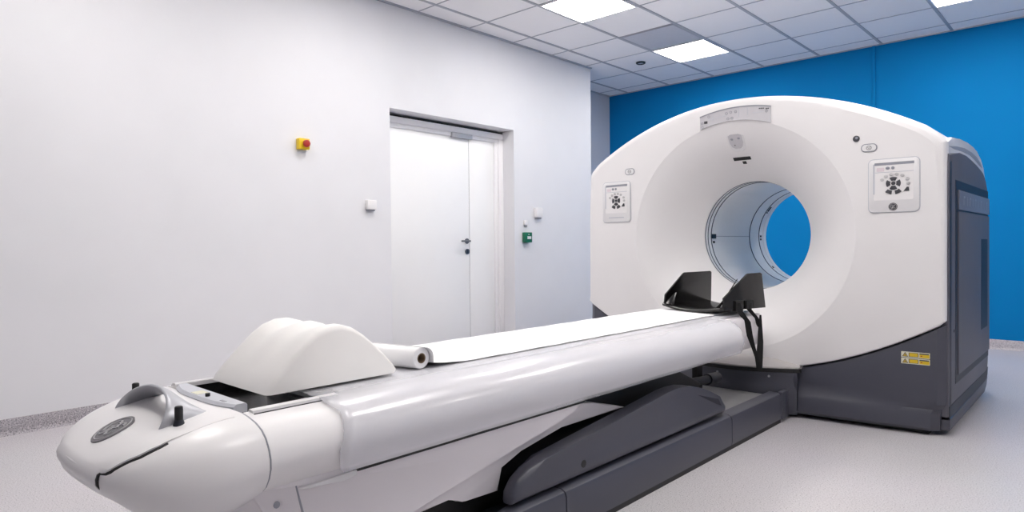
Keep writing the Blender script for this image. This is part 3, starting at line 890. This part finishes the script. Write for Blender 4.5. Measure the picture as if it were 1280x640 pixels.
# ------------------------------------------------------------------ loose things on the table
# translucent plastic wrap draped over the table top and both sides
half = [(.0, .6165), (.12, .6165), (.190, .618), (.206, .6165), (.218, .616), (.235, .6165), (.258, .612), (.296, .6045), (.325, .5925), (.346, .576), (.360, .555), (.367, .531), (.368, .508), (.364, .488), (.3565, .466), (.349, .449)]
secs = []
rnd = random.Random(7)
ph = [rnd.uniform(0, 6) for _ in half]
NYS = 70
def film_row(y, lift=0):
    row = []
    q = (y-1.17)/(3.50-1.17)
    for i, (a, z) in enumerate(half):
        w = .0022*math.sin(y*3.1+ph[i]) + .0015*math.sin(y*9.7+ph[i]*2)
        if i > 5: w = abs(w)*1.2
        row.append((a+(w if i > 6 else 0), y, z+(w if 3 < i <= 8 else 0)+lift))
    return row
for k in range(NYS+1):
    y0 = 1.175+(3.47-1.175)*k/NYS
    r = film_row(y0)
    # ragged near edge: the hem hangs further back low on the side
    edge = max(0, 1-k/4)
    right = [P(a, y+edge*(.022*max(0, min(1, (8-i)/2))*0+.006*math.sin(i*1.7)-.028*max(0, min(1, (i-10)/2, (15-i)/3))), z) for i, (a, y, z) in enumerate(r)]
    left = [P(-a, y+edge*.01*math.sin(i*2.1), z) for i, (a, y, z) in enumerate(r)]
    secs.append(list(reversed(left))[:-1] + right)
wrap = loft('plastic_wrap', 'film', None, secs, False, False, 60, loc=P(0, 2.3, .62))
sm = wrap.modifiers.new('thickness', 'SOLIDIFY'); sm.thickness = .0012; sm.offset = 1
tag(wrap, 'translucent plastic wrap draped over the long white table and its sides', 'plastic wrap')

# tissue roll with the paper strip pulled out along the table
Rl = thing('paper_roll', P(0, 1.60, .632), 'white roll of examination paper unrolled along the table top', 'paper roll')
RY, RZ, RR = 1.590, .652, .033
secs = []; n = 36
def roll_y(x): return RY + .20*(x-(X0+.15))
def circ_x(x, r): return [(x, roll_y(x)+r*math.cos(2*PI*k/n), RZ+r*math.sin(2*PI*k/n)) for k in range(n)]
xa, xb = X0-.30, X0+.148
loft('roll', 'paper', Rl, [circ_x(xa, .0155), circ_x(xa, RR-.002), circ_x(xa+.002, RR), circ_x(xb-.002, RR), circ_x(xb, RR-.002), circ_x(xb, .0155)], True, False, 40)
loft('core_tube', 'card', Rl, [circ_x(xa+.001, .013), circ_x(xa+.001, .0158), circ_x(xb+.001, .0158), circ_x(xb+.001, .013), circ_x(xa+.001, .013)], True, False, 40)
secs = []
NP_ = 60
for k in range(NP_+1):
    if k < 10:
        a = PI*.98 - PI*.48*0 - (PI*.5)*k/10           # up and over the back of the roll, then down to the table
        a = PI/2 - (PI*.62)*k/10
        y, z = RY+(RR+.002)*math.cos(a), RZ+(RR+.002)*math.sin(a)
    else:
        q = (k-10)/(NP_-10); y = RY+.035+(3.72-RY-.035)*q; z = .6235 + .012*math.exp(-q*40) + .0008*math.sin(q*60)
    row = []
    m = 12
    wv = .002*math.sin(y*5)
    for i in range(m+1):
        dx = -.262+.434*i/m
        zz = z - (.001*(min(abs(dx), .172)/.172)**6 if k > 12 else 0) - (.006*max(0, (-dx-.23)/.03) if k > 12 else 0)
        yy = y + .20*(dx-.15)*(1 if k <= 12 else math.exp(-(k-12)/9))
        row.append((X0+dx+wv*(1 if k > 12 else 0) - (.012 if k <= 12 else .012*math.exp(-(k-12)/6)), yy, zz))
    secs.append(row + [(x, yy, zz-.0016) for x, yy, zz in reversed(row)])
loft('paper_strip', 'paper', Rl, secs, True, True, 60)

# knee wedge cushion: triangular block with shallow leg grooves across the ridge
prof = [(1.075, .626), (1.082, .640), (1.11, .672), (1.15, .712), (1.19, .748), (1.225, .772), (1.262, .784), (1.30, .785), (1.335, .774), (1.37, .752), (1.405, .722), (1.44, .688), (1.475, .652), (1.487, .634), (1.480, .626)]
secs = []
NK = 40
for k in range(NK+1):
    u = k/NK; dx = -.165+.33*u
    e = min(u, 1-u)*.33
    inset = .016*(1-math.sqrt(max(0, 1-(1-min(1, e/.02))**2)))
    groove = .0085*(1+math.cos(2*PI*(u*2.0-.0)*1.25+PI*.55))*math.sin(PI*min(1, max(0, u*1.05)))
    row = []
    for y, z in prof:
        h = max(0, (z-.626)/.159)
        cy = 1.285
        zz = z - groove*h**2.2 - inset*h
        yy = cy+(y-cy)*(1-inset*3.5)
        row.append(P(dx, yy, zz))
    secs.append(row)
ang = math.radians(2)
wd = loft('knee_wedge', 'foam', None, secs, True, True, 50, loc=P(0, 1.285, .626))
tag(wd, 'cream padded knee wedge cushion lying across the table tray', 'cushion')

# head holder: black trough with two tall side wings, turned a little on the table
HH = thing('head_holder', P(.02, 3.80, .622), 'black glossy head holder with two upright wings at the bore end', 'head holder')
ca, sa = math.cos(math.radians(-14)), math.sin(math.radians(-14))
HO = (-.195, 3.66)           # near left corner
def H(a, t, z):              # a across (0..0.40), t along, z height above table
    return P(HO[0]+a*ca-t*sa, HO[1]+a*sa+t*ca, .630+z)
W = .405
def trough_z(a):             # dips in the middle
    u = (a-W/2)/(W/2); return -.004+.020*u*u
secs = []
for k in range(25):
    a = W*k/24; z = trough_z(a)
    nt = -.012*math.cos((a-W/2)/W*PI)
    secs.append([H(a, nt, z), H(a, nt-.002, z+.010), H(a, nt+.006, z+.016), H(a, .38, z+.014), H(a, .38, z)])
loft('trough', 'carbon', HH, secs, True, True, 40)
def wing(a0, lean, t0, tt, t1, t1t, name):
    # outer profile in (t, z): slanted leading edge, flat top, near-vertical trailing edge
    pr = [(t0, .012), (t0+.004, .080), (tt, .198), (tt+.012, .203), (t1t-.012, .205), (t1t, .198), (t1, .010)]
    th = .012
    f = lambda t, z: H(a0+lean*(z/.2)**2+.05*(-1 if lean > 0 else 1)*0, t, z)
    g = lambda t, z: H(a0+(th if lean > 0 else -th)+lean*(z/.2)**2, t, z)
    return finish(add_prism(bmesh.new(), pr, f, g, .003), name, 'carbon', HH, 40)
wing(.006, .03, .0, .125, .40, .37, 'wing')
wing(W+.004, -.012, .03, .24, .385, .37, 'wing')
# sloping web between trough and the near edge of each wing
for a0, a1, tt, zt in ((.012, .075, .11, .15), (W-.012, W-.075, .16, .165)):
    secs = []
    for k in range(9):
        q = k/8
        secs.append([H(a0+(a1-a0)*q, .0+tt*.2*q, trough_z(a0+(a1-a0)*q)+.012), H(a0+(a1-a0)*q*.55, .02+tt*(1-q)*.8+.01, .012+zt*(1-q)**1.2), H(a0+(a1-a0)*q*.55, .028+tt*(1-q)*.8+.01, .012+zt*(1-q)**1.2), H(a0+(a1-a0)*q, .012+tt*.2*q, trough_z(a0+(a1-a0)*q)+.010)])
    loft('wing_web', 'carbon', HH, secs, True, True, 40)
# buckle and hanging straps on the right wing
bx = W+.006
bm = bmesh.new()
def hbox(bm, a0, a1, t0, t1, z0, z1):
    vs = [bm.verts.new(H(a, t, z)) for a in (a0, a1) for t in (t0, t1) for z in (z0, z1)]
    for f in ((0, 1, 3, 2), (4, 6, 7, 5), (0, 4, 5, 1), (2, 3, 7, 6), (0, 2, 6, 4), (1, 5, 7, 3)): bm.faces.new([vs[i] for i in f])
hbox(bm, W-.008, W+.014, .115, .175, .005, .062)
hbox(bm, W-.008, W+.014, .205, .265, .015, .058)
finish(bm, 'strap_buckle', 'black', HH)
def strap(path, w, name='strap'):
    """flat webbing along a path of world points, width along y"""
    secs = []
    for i, (p, ww) in enumerate(path):
        p = Vector(p)
        d1 = Vector((.78, .62, 0))*ww/2; d2 = Vector((.62, -.78, 0))*.003
        secs.append([p-d1, p-d1+d2, p+d1+d2, p+d1])
    return loft(name, 'webbing', HH, secs, True, True, 40)
strap([(H(W+.012, .13, .05), .030), (H(W+.020, .135, .01), .032), (P(.272, 3.74, .575), .034), (P(.274, 3.765, .50), .032), (P(.275, 3.81, .43), .022), (P(.276, 3.85, .37), .018), (P(.277, 3.87, .325), .024), (P(.277, 3.88, .292), .028)], .03)
strap([(H(W+.010, .235, .045), .024), (H(W+.014, .225, .01), .026), (P(.274, 3.86, .585), .022), (P(.275, 3.87, .55), .016), (P(.275, 3.885, .535), .012)], .02)
strap([(P(.276, 3.905, .60), .010), (P(.277, 3.90, .53), .022), (P(.277, 3.90, .45), .032), (P(.277, 3.89, .38), .036), (P(.277, 3.885, .32), .034), (P(.277, 3.88, .290), .032)], .03)

# ------------------------------------------------------------------ camera
f, yaw, pitch, roll = 825.104, .743788472, -.0160472986, -.00983471709
F = Vector((-math.sin(yaw), math.cos(yaw), 0)); R = Vector((math.cos(yaw), math.sin(yaw), 0)); U = Vector((0, 0, 1))
F2 = F*math.cos(pitch)+U*math.sin(pitch); U2 = U*math.cos(pitch)-F*math.sin(pitch)
R2 = R*math.cos(roll)+U2*math.sin(roll); U3 = U2*math.cos(roll)-R*math.sin(roll)
cam = bpy.data.cameras.new('camera'); cam.sensor_width = 36; cam.lens = 36*f/1280
cam.clip_start = .05
co = bpy.data.objects.new('camera', cam); COL.objects.link(co)
m = Matrix((R2, U3, -F2)).transposed().to_4x4(); m.translation = Vector((-.447279, .276979, .999657))
co.matrix_world = m
S.camera = co

# ------------------------------------------------------------------ world and view
w = bpy.data.worlds.new('world'); S.world = w; w.use_nodes = True
w.node_tree.nodes['Background'].inputs[0].default_value = (.8, .85, .9, 1)
w.node_tree.nodes['Background'].inputs[1].default_value = .05
S.view_settings.view_transform = 'Standard'; S.view_settings.look = 'None'
S.view_settings.gamma = 1; S.view_settings.use_curve_mapping = False
S.view_settings.exposure = 0.07
